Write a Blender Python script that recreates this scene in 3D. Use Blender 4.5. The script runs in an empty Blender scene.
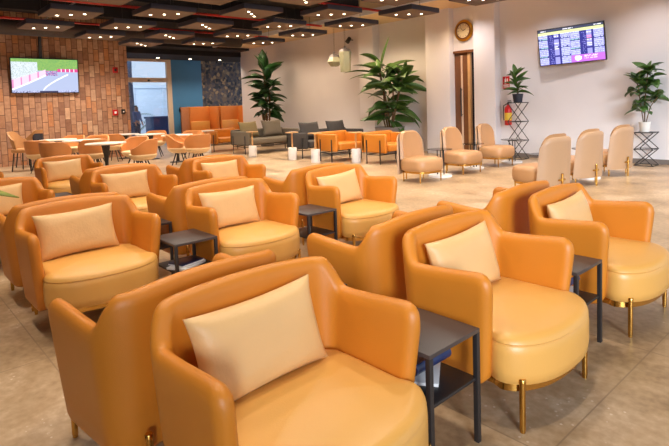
import bpy, bmesh, math, random
from mathutils import Vector, Matrix
random.seed(7)
S = bpy.context.scene
C = S.collection
PI = math.pi

# ------------------------------------------------------------------ materials
def srgb(r, g, b):
    f = lambda c: (c/255/12.92) if c/255 <= .04045 else ((c/255+.055)/1.055)**2.4
    return (f(r), f(g), f(b), 1)

def mat(name, col, rough=.5, metal=0, var=.08, vscale=6, bump=0, bscale=200, spec=.5, coat=0, emit=None, estr=0, sheen=0):
    m = bpy.data.materials.new(name); m.use_nodes = True
    nt = m.node_tree; N = nt.nodes; L = nt.links
    b = N['Principled BSDF']
    b.inputs['Roughness'].default_value = rough
    b.inputs['Metallic'].default_value = metal
    b.inputs['Specular IOR Level'].default_value = spec
    b.inputs['Coat Weight'].default_value = coat
    b.inputs['Sheen Weight'].default_value = sheen
    tc = N.new('ShaderNodeTexCoord')
    no = N.new('ShaderNodeTexNoise'); no.inputs['Scale'].default_value = vscale; no.inputs['Detail'].default_value = 4
    L.new(tc.outputs['Object'], no.inputs['Vector'])
    mx = N.new('ShaderNodeMix'); mx.data_type = 'RGBA'
    mx.inputs['A'].default_value = tuple(c*(1-var) for c in col[:3])+(1,)
    mx.inputs['B'].default_value = tuple(min(1, c*(1+var)) for c in col[:3])+(1,)
    L.new(no.outputs['Fac'], mx.inputs['Factor'])
    L.new(mx.outputs['Result'], b.inputs['Base Color'])
    if bump:
        n2 = N.new('ShaderNodeTexNoise'); n2.inputs['Scale'].default_value = bscale; n2.inputs['Detail'].default_value = 3
        L.new(tc.outputs['Object'], n2.inputs['Vector'])
        bp = N.new('ShaderNodeBump'); bp.inputs['Strength'].default_value = bump; bp.inputs['Distance'].default_value = .01
        L.new(n2.outputs['Fac'], bp.inputs['Height']); L.new(bp.outputs['Normal'], b.inputs['Normal'])
    if emit:
        b.inputs['Emission Color'].default_value = emit; b.inputs['Emission Strength'].default_value = estr
    return m

M = {}
M['orange'] = mat('orange_leather', srgb(208, 128, 38), .42, var=.05, bump=.12, bscale=260)
M['seat'] = mat('cream_leather', srgb(222, 166, 86), .36, var=.05, bump=.08, bscale=200)
M['pillow'] = mat('pillow_leather', srgb(226, 182, 124), .45, var=.05, bump=.15, bscale=60)
M['brass'] = mat('brass', srgb(206, 160, 82), .22, metal=1, var=.03)
M['black'] = mat('black_metal', srgb(42, 38, 38), .45, var=.1)
M['tabletop'] = mat('dark_table_metal', srgb(70, 60, 58), .4, var=.1)
M['pod'] = mat('beige_leather', srgb(184, 138, 94), .4, var=.05, bump=.1, bscale=150)
M['podback'] = mat('beige_shell', srgb(178, 142, 108), .42, var=.04, bump=.1, bscale=150)
M['marble'] = mat('white_marble', srgb(235, 230, 226), .3, var=.05, vscale=8)
M['wood'] = mat('light_wood', srgb(205, 160, 105), .5, var=.15, vscale=12)
M['whitetop'] = mat('white_laminate', srgb(236, 226, 212), .35, var=.02)
M['grey'] = mat('grey_fabric', srgb(112, 102, 88), .9, var=.1, vscale=40, bump=.2)
M['darkgrey'] = mat('charcoal_fabric', srgb(72, 68, 66), .9, var=.1, vscale=40, bump=.2)
M['olive'] = mat('olive_fabric', srgb(128, 112, 78), .9, var=.1, vscale=40, bump=.2)
M['tan'] = mat('tan_leather', srgb(190, 138, 86), .5, var=.06)
M['wall'] = mat('white_paint', srgb(226, 222, 224), .75, var=.02, vscale=2, bump=.06, bscale=30)
M['cream'] = mat('cream_paint', srgb(224, 196, 156), .8, var=.02)
M['base'] = mat('grey_baseboard', srgb(120, 110, 104), .5, var=.05)
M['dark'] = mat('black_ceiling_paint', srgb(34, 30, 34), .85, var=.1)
M['duct'] = mat('dark_duct', srgb(58, 46, 44), .6, var=.1)
M['panelside'] = mat('panel_charcoal', srgb(58, 58, 72), .6, var=.05)
M['panelface'] = mat('panel_taupe', srgb(104, 84, 68), .7, var=.05)
M['redpipe'] = mat('red_pipe', srgb(190, 34, 28), .4, var=.05)
M['red'] = mat('red_paint', srgb(205, 30, 28), .35, var=.03)
M['white'] = mat('white_plastic', srgb(238, 238, 236), .4, var=.02)
M['yellow'] = mat('yellow_label', srgb(230, 190, 60), .5, var=.02)
M['blue'] = mat('blue_wall_paint', srgb(70, 128, 172), .6, var=.06, vscale=3)
M['doorwood'] = mat('brown_wood', srgb(120, 74, 40), .45, var=.3, vscale=5)
M['doorframe'] = mat('cream_frame', srgb(224, 196, 168), .5, var=.03)
M['gold'] = mat('gold_rim', srgb(190, 140, 50), .3, metal=1, var=.05)
M['clockface'] = mat('clock_face', srgb(226, 210, 172), .5, var=.05)
M['leaf'] = mat('dark_leaf', srgb(38, 78, 34), .35, var=.35, vscale=9)
M['leaf2'] = mat('green_leaf', srgb(62, 96, 36), .38, var=.35, vscale=9)
M['leafy'] = mat('yellow_leaf', srgb(132, 140, 40), .4, var=.3, vscale=12)
M['stem'] = mat('plant_stem', srgb(110, 84, 54), .7, var=.2)
M['potgrey'] = mat('grey_pot', srgb(128, 122, 120), .6, var=.08)
M['potdark'] = mat('navy_pot', srgb(40, 44, 58), .5, var=.08)
M['potwhite'] = mat('white_pot', srgb(226, 222, 216), .4, var=.03)
M['soil'] = mat('soil', srgb(60, 42, 30), .9, var=.2)
M['lampglass'] = mat('frosted_glass', srgb(176, 178, 150), .25, var=.1, coat=.3)
M['lamptop'] = mat('pewter', srgb(120, 116, 118), .35, metal=.6, var=.1)
M['palecream'] = mat('pale_cream_leather', srgb(232, 204, 160), .5, var=.04)
M['tub'] = mat('tub_leather', srgb(206, 136, 76), .5, var=.06)
M['booth'] = mat('booth_orange', srgb(210, 124, 50), .6, var=.06)
M['skin'] = mat('skin', srgb(176, 124, 96), .5, var=.03)
M['hair'] = mat('dark_hair', srgb(34, 26, 24), .6, var=.1)
M['bluecloth'] = mat('blue_clothing', srgb(78, 104, 152), .8, var=.1)
M['navycloth'] = mat('navy_clothing', srgb(34, 48, 84), .8, var=.1)
M['darkcloth'] = mat('dark_clothing', srgb(34, 30, 38), .8, var=.1)
M['paper'] = mat('white_paper', srgb(228, 226, 226), .5, var=.03)
M['bluepaper'] = mat('navy_cover', srgb(34, 50, 92), .3, var=.25, vscale=20)
M['outwall'] = mat('white_render', srgb(214, 222, 232), .9, var=.06)
M['pave'] = mat('outdoor_paving', srgb(190, 194, 200), .9, var=.1)
M['bark'] = mat('bark', srgb(96, 104, 124), .9, var=.2)
M['bluebin'] = mat('blue_plastic', srgb(34, 70, 116), .5, var=.1)
M['lamp'] = mat('downlight_glow', (1, .9, .75, 1), .5, emit=(1, .82, .58, 1), estr=7)

gl = bpy.data.materials.new('clear_glass'); gl.use_nodes = True
nt = gl.node_tree; nt.nodes.clear()
o_ = nt.nodes.new('ShaderNodeOutputMaterial'); mx = nt.nodes.new('ShaderNodeMixShader'); tr = nt.nodes.new('ShaderNodeBsdfTransparent'); gs = nt.nodes.new('ShaderNodeBsdfGlossy')
tr.inputs['Color'].default_value = (.88, .94, 1, 1); gs.inputs['Roughness'].default_value = .03
mx.inputs[0].default_value = .06
nt.links.new(tr.outputs[0], mx.inputs[1]); nt.links.new(gs.outputs[0], mx.inputs[2]); nt.links.new(mx.outputs[0], o_.inputs[0])
M['glass'] = gl
sg = bpy.data.materials.new('smoked_glass'); sg.use_nodes = True
b = sg.node_tree.nodes['Principled BSDF']; b.inputs['Base Color'].default_value = srgb(48, 44, 44); b.inputs['Roughness'].default_value = .08; b.inputs['Alpha'].default_value = .85
M['smoke'] = sg

def nodes_mat(name):
    m = bpy.data.materials.new(name); m.use_nodes = True
    return m, m.node_tree.nodes, m.node_tree.links, m.node_tree.nodes['Principled BSDF']

def math_n(N, L, op, a, b=None, c=None):
    n = N.new('ShaderNodeMath'); n.operation = op
    for i, v in enumerate((a, b, c)):
        if v is None: continue
        if isinstance(v, (int, float)): n.inputs[i].default_value = v
        else: L.new(v, n.inputs[i])
    return n.outputs[0]

def ramp(N, L, fac, stops, const=False):
    r = N.new('ShaderNodeValToRGB'); cr = r.color_ramp
    if const: cr.interpolation = 'CONSTANT'
    while len(cr.elements) < len(stops): cr.elements.new(.5)
    for e, (p, c) in zip(cr.elements, stops): e.position = p; e.color = c
    L.new(fac, r.inputs[0]); return r.outputs[0]

def brick_mat():
    m, N, L, b = nodes_mat('upright_brick')
    g = N.new('ShaderNodeNewGeometry'); s = N.new('ShaderNodeSeparateXYZ'); L.new(g.outputs['Position'], s.inputs[0])
    hor = math_n(N, L, 'ADD', s.outputs[0], s.outputs[1])
    u = math_n(N, L, 'DIVIDE', hor, .155); col = math_n(N, L, 'FLOOR', u); fu = math_n(N, L, 'FRACT', u)
    w0 = N.new('ShaderNodeTexWhiteNoise'); w0.noise_dimensions = '1D'; L.new(col, w0.inputs['W'])
    v = math_n(N, L, 'ADD', math_n(N, L, 'DIVIDE', s.outputs[2], .37), math_n(N, L, 'MULTIPLY', w0.outputs[0], .35))
    v = math_n(N, L, 'ADD', v, math_n(N, L, 'MULTIPLY', math_n(N, L, 'PINGPONG', col, 1), .5))
    row = math_n(N, L, 'FLOOR', v); fv = math_n(N, L, 'FRACT', v)
    cx = N.new('ShaderNodeCombineXYZ'); L.new(col, cx.inputs[0]); L.new(row, cx.inputs[1])
    w = N.new('ShaderNodeTexWhiteNoise'); w.noise_dimensions = '2D'; L.new(cx.outputs[0], w.inputs['Vector'])
    c = ramp(N, L, w.outputs[0], [(0, srgb(150, 106, 82)), (.2, srgb(184, 134, 100)), (.45, srgb(200, 154, 120)), (.62, srgb(170, 126, 102)), (.8, srgb(214, 174, 140)), (.95, srgb(202, 138, 92))])
    no = N.new('ShaderNodeTexNoise'); no.inputs['Scale'].default_value = 9; no.inputs['Detail'].default_value = 6; L.new(g.outputs['Position'], no.inputs['Vector'])
    mm = N.new('ShaderNodeMix'); mm.data_type = 'RGBA'; mm.blend_type = 'MULTIPLY'; mm.inputs['Factor'].default_value = .8
    L.new(c, mm.inputs['A']); L.new(ramp(N, L, no.outputs[0], [(.3, (.68, .64, .62, 1)), (.65, (1.0, 1.0, 1.0, 1))]), mm.inputs['B'])
    du = math_n(N, L, 'MINIMUM', fu, math_n(N, L, 'SUBTRACT', 1, fu)); dv = math_n(N, L, 'MULTIPLY', math_n(N, L, 'MINIMUM', fv, math_n(N, L, 'SUBTRACT', 1, fv)), 2.3)
    e = math_n(N, L, 'LESS_THAN', math_n(N, L, 'MINIMUM', du, dv), .06)
    m2 = N.new('ShaderNodeMix'); m2.data_type = 'RGBA'; L.new(e, m2.inputs['Factor']); L.new(mm.outputs['Result'], m2.inputs['A']); m2.inputs['B'].default_value = srgb(122, 86, 66)
    L.new(m2.outputs['Result'], b.inputs['Base Color']); b.inputs['Roughness'].default_value = .85
    bp = N.new('ShaderNodeBump'); bp.inputs['Distance'].default_value = .02; bp.inputs['Strength'].default_value = .6
    L.new(math_n(N, L, 'ADD', math_n(N, L, 'SUBTRACT', 1, e), math_n(N, L, 'MULTIPLY', w.outputs[0], .6)), bp.inputs['Height']); L.new(bp.outputs[0], b.inputs['Normal'])
    return m

def floor_mat():
    m, N, L, b = nodes_mat('polished_stone_tile')
    g = N.new('ShaderNodeNewGeometry'); s = N.new('ShaderNodeSeparateXYZ'); L.new(g.outputs['Position'], s.inputs[0])
    n1 = N.new('ShaderNodeTexNoise'); n1.inputs['Scale'].default_value = 1.6; n1.inputs['Detail'].default_value = 8; n1.inputs['Roughness'].default_value = .65
    n2 = N.new('ShaderNodeTexNoise'); n2.inputs['Scale'].default_value = 22; n2.inputs['Detail'].default_value = 5
    L.new(g.outputs['Position'], n1.inputs['Vector']); L.new(g.outputs['Position'], n2.inputs['Vector'])
    f = math_n(N, L, 'ADD', math_n(N, L, 'MULTIPLY', n1.outputs[0], .7), math_n(N, L, 'MULTIPLY', n2.outputs[0], .3))
    c = ramp(N, L, f, [(.36, srgb(142, 114, 86)), (.47, srgb(174, 146, 112)), (.54, srgb(186, 158, 126)), (.64, srgb(208, 184, 154))])
    fx = math_n(N, L, 'FRACT', math_n(N, L, 'DIVIDE', math_n(N, L, 'ADD', s.outputs[0], .93), 1.2))
    fy = math_n(N, L, 'FRACT', math_n(N, L, 'DIVIDE', math_n(N, L, 'ADD', s.outputs[1], .5), 1.2))
    e = math_n(N, L, 'MAXIMUM', math_n(N, L, 'LESS_THAN', fx, .006), math_n(N, L, 'LESS_THAN', fy, .006))
    mm = N.new('ShaderNodeMix'); mm.data_type = 'RGBA'; L.new(math_n(N, L, 'MULTIPLY', e, .7), mm.inputs['Factor']); L.new(c, mm.inputs['A']); mm.inputs['B'].default_value = srgb(140, 116, 92)
    # pale flecks
    vo = N.new('ShaderNodeTexVoronoi'); vo.inputs['Scale'].default_value = 26; L.new(g.outputs['Position'], vo.inputs['Vector'])
    fl = math_n(N, L, 'MULTIPLY', math_n(N, L, 'LESS_THAN', vo.outputs['Distance'], .16), math_n(N, L, 'GREATER_THAN', n1.outputs[0], .56))
    m3 = N.new('ShaderNodeMix'); m3.data_type = 'RGBA'; L.new(math_n(N, L, 'MULTIPLY', fl, .6), m3.inputs['Factor']); L.new(mm.outputs['Result'], m3.inputs['A']); m3.inputs['B'].default_value = srgb(232, 220, 204)
    L.new(m3.outputs['Result'], b.inputs['Base Color'])
    L.new(math_n(N, L, 'ADD', math_n(N, L, 'MULTIPLY', n1.outputs[0], .3), .2), b.inputs['Roughness'])
    return m

def mosaic_mat():
    m, N, L, b = nodes_mat('pebble_mosaic')
    g = N.new('ShaderNodeNewGeometry')
    vo = N.new('ShaderNodeTexVoronoi'); vo.inputs['Scale'].default_value = 9; L.new(g.outputs['Position'], vo.inputs['Vector'])
    c = N.new('ShaderNodeSeparateColor'); L.new(vo.outputs['Color'], c.inputs[0])
    r = ramp(N, L, c.outputs[0], [(0, srgb(30, 34, 44)), (.35, srgb(76, 72, 80)), (.6, srgb(112, 92, 74)), (.8, srgb(60, 62, 78)), (1, srgb(168, 140, 100))])
    L.new(r, b.inputs['Base Color']); b.inputs['Roughness'].default_value = .6
    return m
M['brick'] = brick_mat(); M['floor'] = floor_mat(); M['mosaic'] = mosaic_mat()

def screen_mat(name, strength):
    m, N, L, b = nodes_mat(name)
    a = N.new('ShaderNodeVertexColor'); a.layer_name = 'picture'
    b.inputs['Base Color'].default_value = (.02, .02, .02, 1); b.inputs['Roughness'].default_value = .2
    L.new(a.outputs['Color'], b.inputs['Emission Color']); b.inputs['Emission Strength'].default_value = strength
    return m

# ------------------------------------------------------------------ mesh helpers
def obj(name, bm, m, parent=None, smooth=True, angle=40, loc=None):
    me = bpy.data.meshes.new(name)
    bmesh.ops.recalc_face_normals(bm, faces=bm.faces)
    bm.to_mesh(me); bm.free()
    if smooth:
        me.shade_smooth(); me.set_sharp_from_angle(angle=math.radians(angle))
    me.materials.append(M[m] if isinstance(m, str) else m)
    o = bpy.data.objects.new(name, me); C.objects.link(o)
    if parent: o.parent = parent
    if loc: o.location = loc
    return o

def thing(name, label, cat, loc=(0, 0, 0), rotz=0, group=None):
    o = bpy.data.objects.new(name, None); C.objects.link(o); o.empty_display_size = .1
    o.location = loc; o.rotation_euler = (0, 0, rotz); o['label'] = label; o['category'] = cat
    if group: o['group'] = group
    return o

def tag(o, label, cat, group=None, kind=None):
    o['label'] = label; o['category'] = cat
    if group: o['group'] = group
    if kind: o['kind'] = kind
    return o

def struct(name, bm, m, parent=None, **k):
    o = obj(name, bm, m, parent, **k)
    if not parent: o['kind'] = 'structure'
    return o

def kids(o): return [c for c in bpy.data.objects if c.parent == o]
def dup(root, loc, rotz, label, group=None):
    r = root.copy(); C.objects.link(r); r.location = loc; r.rotation_euler = (0, 0, rotz); r['label'] = label
    if group: r['group'] = group
    for ch in kids(root):
        c = ch.copy(); C.objects.link(c); c.parent = r
        for g in kids(ch):
            d = g.copy(); C.objects.link(d); d.parent = c
    return r

def box(bm, x0, x1, y0, y1, z0, z1, bev=0, seg=2):
    r = bmesh.ops.create_cube(bm, size=1)
    vs = r['verts']
    for v in vs:
        v.co = Vector(((x0+x1)/2+v.co.x*(x1-x0), (y0+y1)/2+v.co.y*(y1-y0), (z0+z1)/2+v.co.z*(z1-z0)))
    if bev:
        es = list({e for v in vs for e in v.link_edges})
        bmesh.ops.bevel(bm, geom=es, offset=bev, segments=seg, affect='EDGES', profile=.5)
    return bm
def B(*a, **k): return box(bmesh.new(), *a, **k)

def rings(bm, rs, close=True, cap=True):
    L_ = [[bm.verts.new(p) for p in r] for r in rs]
    n = len(rs[0])
    for a, b in zip(L_, L_[1:]):
        for i in range(n if close else n-1):
            j = (i+1) % n
            bm.faces.new((a[i], a[j], b[j], b[i]))
    if cap:
        bm.faces.new(L_[0][::-1]); bm.faces.new(L_[-1])
    return bm

def lathe(bm, prof, cx=0, cy=0, n=28, z0=0):
    return rings(bm, [[(cx+max(r, 1e-4)*math.cos(2*PI*i/n), cy+max(r, 1e-4)*math.sin(2*PI*i/n), z0+z) for i in range(n)] for r, z in prof])

def tube(bm, pts, r, n=10):
    pts = [Vector(p) for p in pts]; rs = []
    rr = r if isinstance(r, (list, tuple)) else [r]*len(pts)
    up = None
    for i, p in enumerate(pts):
        d = (pts[min(i+1, len(pts)-1)]-pts[max(i-1, 0)]).normalized()
        if up is None: up = Vector((0, 0, 1)) if abs(d.z) < .9 else Vector((1, 0, 0))
        a = d.cross(up).normalized(); b2 = a.cross(d).normalized(); up = b2
        rs.append([p+rr[i]*(math.cos(2*PI*k/n)*a+math.sin(2*PI*k/n)*b2) for k in range(n)])
    return rings(bm, rs)

def ss(t): t = max(0, min(1, t)); return t*t*(3-2*t)

# ------------------------------------------------------------------ camera
F, PY, pitch, roll, yaw, H = 522.44, 141.476, .0684179, -.0346160, -.8372116, 1.4
fw = Vector((math.sin(yaw)*math.cos(pitch), math.cos(yaw)*math.cos(pitch), -math.sin(pitch)))
rt = Vector((math.cos(yaw), -math.sin(yaw), 0)); up = rt.cross(fw)
c_, s_ = math.cos(roll), math.sin(roll)
r2 = c_*rt+s_*up; u2 = -s_*rt+c_*up
cd = bpy.data.cameras.new('camera'); cam = bpy.data.objects.new('camera', cd); C.objects.link(cam)
mw = Matrix.Identity(4)
for i in range(3):
    mw[i][0] = r2[i]; mw[i][1] = u2[i]; mw[i][2] = -fw[i]
mw[0][3], mw[1][3], mw[2][3] = 0, 0, H
cam.matrix_world = mw
cd.sensor_width = 36; cd.lens = F*36/669; cd.shift_y = -(223-PY)/669; cd.clip_start = .05; cd.clip_end = 200
S.camera = cam

# ------------------------------------------------------------------ room shell
XB, XD, YW = -17.1, -21.0, 11.8
struct('floor', B(-21.15, 6, -6, 14.5, -.1, 0), 'floor', smooth=False)
struct('wall_rear', B(-17.4, 5, -4.2, -4, 0, 4.35), 'wall', smooth=False)  # unseen wall, added to block sky light from behind the camera
struct('ceiling', B(-21.15, 5, -4.2, 14.5, 4.35, 4.5), 'dark', smooth=False)
bm = bmesh.new()
box(bm, XB-.3, XB, -4, 6.5, 0, 4.35); box(bm, XD-.1, XB-.3, 6.2, 6.5, 0, 4.35)
struct('wall_brick', bm, 'brick', smooth=False)
# entrance wall: blue paint, opening, mosaic
struct('wall_blue', B(XD-.15, XD, 9.78, 11.2, 0, 3.56), 'blue', smooth=False)
struct('wall_mosaic', B(XD-.15, XD, 11.2, 14.5, 0, 3.56), 'mosaic', smooth=False)
bm = bmesh.new(); box(bm, -21.2, -19.0, 6.5, 14.5, 3.56, 4.35); box(bm, -19.0, -18.2, 6.5, 11.9, 3.75, 4.35)
struct('ceiling_bulkhead', bm, 'dark', smooth=False)
# white wall, with columns and the recessed doorway
struct('wall_white', B(-6.9, 3.0, YW, YW+.2, 0, 4.35), 'wall', smooth=False)
bm = bmesh.new(); box(bm, -19.05, -8.9, 12.0, 12.2, 0, 4.35)
struct('wall_lounge', bm, 'wall', smooth=False)
bm = bmesh.new(); box(bm, -8.3, -7.4, 11.75, 11.95, 2.72, 4.35)
struct('wall_over_door', bm, 'wall', smooth=False)
struct('wall_column_1', B(-11.72, -11.1, 11.7, 12.05, 0, 4.35, bev=.01), 'wall')
struct('wall_column_2', B(-8.98, -8.2, 11.55, 12.3, 0, 4.35, bev=.01), 'wall')
struct('wall_column_3', B(-7.47, -6.88, 11.55, 12.3, 0, 4.35, bev=.01), 'wall')
struct('ceiling_soffit', B(-18.2, 1.5, 10.3, 12.3, 3.84, 4.35), 'cream', smooth=False)
struct('trim_soffit_edge', B(-18.2, 1.5, 10.24, 10.3, 3.8, 3.93), 'wall', smooth=False)
struct('baseboard_white', B(-6.88, 3, YW-.02, YW, 0, .1), 'base', smooth=False)
struct('baseboard_lounge', B(-19, -12.1, 11.98, 12.0, 0, .1), 'base', smooth=False)
struct('wall_backroom', B(-9.2, -6.9, 14.0, 14.1, 0, 3), 'dark', smooth=False)  # black paint stands in for the darkness of the room behind the door

# interior door: brown leaf half open in the recess
dr = B(-8.22, -7.80, 11.78, 11.83, 0, 2.7, bev=.004); d1 = struct('door_1', dr, 'doorwood')
obj('door_strip', B(-8.0, -7.95, 11.765, 11.78, .1, 2.6), 'doorframe', d1)
bm = bmesh.new(); tube(bm, [(-7.97, 11.71, 1.0), (-7.97, 11.71, 1.75)], .018); tube(bm, [(-7.97, 11.77, 1.05), (-7.97, 11.71, 1.05)], .012); tube(bm, [(-7.97, 11.77, 1.7), (-7.97, 11.71, 1.7)], .012)
obj('door_handle', bm, 'black', d1)
obj('door_edge_post', B(-7.80, -7.72, 11.77, 11.86, 0, 2.7, bev=.004), 'wood', d1)
bm = bmesh.new(); box(bm, -8.25, -7.45, 11.72, 11.9, 2.66, 2.72)
struct('trim_door_head', bm, 'doorwood', smooth=False)

# glazed entrance
bm = bmesh.new()
box(bm, XD-.1, XD+.02, 9.60, 9.80, 0, 3.56); box(bm, XD-.1, XD+.02, 6.5, 9.6, 2.62, 2.80); box(bm, XD-.1, XD+.02, 6.5, 9.6, 3.46, 3.56); box(bm, XD-.1, XD+.02, 7.30, 7.42, 0, 2.62)
w1 = struct('window_1', bm, 'doorframe', smooth=False)
obj('transom_pane', B(XD-.05, XD-.04, 6.5, 9.6, 2.8, 3.46), 'glass', w1, smooth=False)
obj('door_pane', B(XD-.05, XD-.04, 7.42, 9.6, 0, 2.62), 'glass', w1, smooth=False)
obj('side_pane', B(XD-.05, XD-.04, 6.5, 7.3, 0, 2.62), 'glass', w1, smooth=False)
bm = bmesh.new(); lathe(bm, [(.045, 0), (.05, .03), (.03, .06)], XD+.06, 8.8, 12, 2.66); obj('door_sensor', bm, 'black', w1)

# ------------------------------------------------------------------ exterior
struct('ground_outside', B(-40, -21.15, 0, 24, -.12, -.02), 'pave', smooth=False)
bm = bmesh.new(); box(bm, -33, -32.6, 4, 22, 0, 3.0)
for k in range(9): box(bm, -32.62, -32.5, 5+k*1.9, 5.12+k*1.9, 0, 3.0)
box(bm, -32.6, -32.45, 4, 22, 2.9, 3.1)
tag(obj('boundary_wall', bm, 'outwall', smooth=False), 'white rendered boundary wall outside beyond the glass door', 'wall')

# ------------------------------------------------------------------ lounge armchair
def armchair_path():
    w, xb, rc, xa = .382, -.312, .10, .178
    pts = []
    n = 14
    for i in range(n+1): x = xa+(xb+rc-xa)*i/n; pts.append((x, -w+.012*math.cos(PI*i/n)*0, 0, -1))
    for i in range(1, 11):
        a = PI/2*i/10; pts.append((xb+rc-rc*math.sin(a), -w+rc-rc*math.cos(a), -math.sin(a), -math.cos(a)))
    m = 10
    half = pts[:]
    for i in range(1, m): pts.append((xb, (-w+rc)+(2*(w-rc))*i/m, -1, 0))
    pts += [(x, -y, nx, -ny) for x, y, nx, ny in reversed(half)]
    return pts
def shell_mesh():
    P = armchair_path(); bm = bmesh.new(); rs = []
    d = [0]
    for a, b in zip(P, P[1:]): d.append(d[-1]+math.hypot(b[0]-a[0], b[1]-a[1]))
    T = d[-1]
    # extra samples near both ends for rounding
    S_ = []
    for t in (0, .006, .015, .03, .05, .075, .105): S_.append(t)
    S_ += [x for x in d if .12 < x < T-.12]
    S_ += [T-x for x in (.105, .075, .05, .03, .015, .006, 0)]
    def at(s):
        for i in range(len(d)-1):
            if d[i] <= s <= d[i+1]+1e-9:
                t = (s-d[i])/(d[i+1]-d[i]); return [P[i][k]*(1-t)+P[i+1][k]*t for k in range(4)]
        return list(P[-1])
    for s in S_:
        x, y, nx, ny = at(s); e = min(s, T-s)
        hx = ss((-.215-x)/.08)                       # shoulder rise
        h = .652+.112*hx+.026*ss((x+.2)/.4) + (.03*(1-(y/.39)**2) if x < -.28 else 0) 
        rr = .065
        if e < rr: h -= rr*(1-math.sqrt(max(0, 1-((rr-e)/rr)**2)))
        th = .034
        if e < th: th = max(.012, th*math.sqrt(max(0, 1-((th-e)/th)**2)))
        z0 = .165 + (.075*(1-math.sqrt(max(0, 1-((.09-e)/.09)**2))) if e < .09 else 0)
        ring = []
        def P3(off, z):
            k = (z-z0)/(h-z0); tap = -.03*(1-k)**1.6 + .01*k*k
            q = off+tap
            fx = -.035*(1-k) if e < .3 else 0      # front edge leans forward with height
            return (x+nx*q+fx*(1-e/.3 if e < .3 else 0), y+ny*q, z)
        for z in (z0, z0+.02, z0+(h-z0)*.2, z0+(h-z0)*.4, z0+(h-z0)*.6, z0+(h-z0)*.78, h-.05): ring.append(P3(th if z > z0+.01 else th*.6, z))
        for k in range(1, 8):
            a = PI*k/8; ring.append(P3(th*math.cos(a), h-.05+ (.05 if th > .03 else .05)*math.sin(a)))
        for z in (h-.05, z0+(h-z0)*.78, z0+(h-z0)*.6, z0+(h-z0)*.4, z0+(h-z0)*.2, z0+.02, z0): ring.append(P3(-th if z > z0+.01 else -th*.6, z))
        rs.append(ring)
    rings(bm, rs, cap=False); bm.verts.ensure_lookup_table()
    n = len(rs[0])
    for base in (0, len(bm.verts)-n):
        v = [bm.verts[base+i] for i in range(n)]
        for i in range(n//2-1+(n % 2)):
            q = [v[i], v[i+1], v[n-2-i], v[n-1-i]]
            if len(set(q)) == 4: bm.faces.new(q)
            elif len(set(q)) == 3: bm.faces.new([v[i], v[i+1], v[n-1-i]])
    return bm

def seat_outline(n=64, grow=0, front=.35):
    pts = []
    # half width along x
    def hw(x):
        a = .338+.02*ss((x-.12)/.06)-.11*ss((-.16-x)/.16)**1.5
        x1 = .13
        if x > x1:
            t = (x-x1)/(front-x1); a2 = .37*(max(0, 1-t**2.3))**(1/2.3); return min(a, a2)
        return a
    xs = [-.31, -.2, -.1, 0, .06, .11, .13, .15, .17, .19]
    xs += [.13+(front-.13)*math.sin(PI/2*k/12) for k in range(3, 13)]
    xs = sorted(set(round(x, 4) for x in xs))
    low = [(x, -hw(x)) for x in xs]; hi = [(x, hw(x)) for x in reversed(xs[:-1])]
    pts = low+hi
    out = []
    m = len(pts)
    for i in range(m):
        a, b = Vector(pts[i-1]), Vector(pts[(i+1) % m]); t = (b-a); nrm = Vector((t.y, -t.x)); nrm = nrm.normalized() if nrm.length else Vector((1, 0))
        out.append((pts[i][0]+nrm.x*grow, pts[i][1]+nrm.y*grow))
    return out
def seat_mesh():
    bm = bmesh.new(); rs = []
    for g, z in ((-.02, .205), (0, .215), (.005, .26), (.005, .34), (.003, .372), (-.003, .380), (.002, .386), (-.004, .402), (-.018, .414), (-.045, .42)):
        rs.append([(x, y, z-.012*ss((x-.1)/.3)) for x, y in seat_outline(grow=g)])
    for k in (.75, .5, .25, .05):
        rs.append([(x*k, y*k, .421+.016*(1-k*k)-.012*ss((x*k-.1)/.3)) for x, y in seat_outline(grow=-.045)])
    rings(bm, rs); return bm
def band_mesh():
    bm = bmesh.new(); rings(bm, [[(x, y, z) for x, y in seat_outline(grow=-.022)] for z in (.168, .205)]); return bm
def leg_mesh(x, y, top=.235, r=.013):
    bm = bmesh.new(); lathe(bm, [(r*.85, 0), (r*.85, .012), (r, .014), (r*1.05, top-.02), (r*1.25, top-.018), (r*1.25, top-.004), (r, top)], x, y, 14); return bm
AG = 'orange lounge armchairs in back to back rows'
def make_armchair(label):
    t = thing('lounge_armchair', label, 'armchair', group=AG)
    obj('shell', shell_mesh(), 'orange', t, angle=60)
    obj('seat_cushion', seat_mesh(), 'seat', t, angle=60)
    obj('base_band', band_mesh(), 'brass', t)
    for y in (-.31, .31): obj('leg', leg_mesh(.265, y), 'brass', t)
    for y in (-.3, .3):
        bm = leg_mesh(-.372, y, .27, .012); obj('leg', bm, 'brass', t)
    return t
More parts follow.
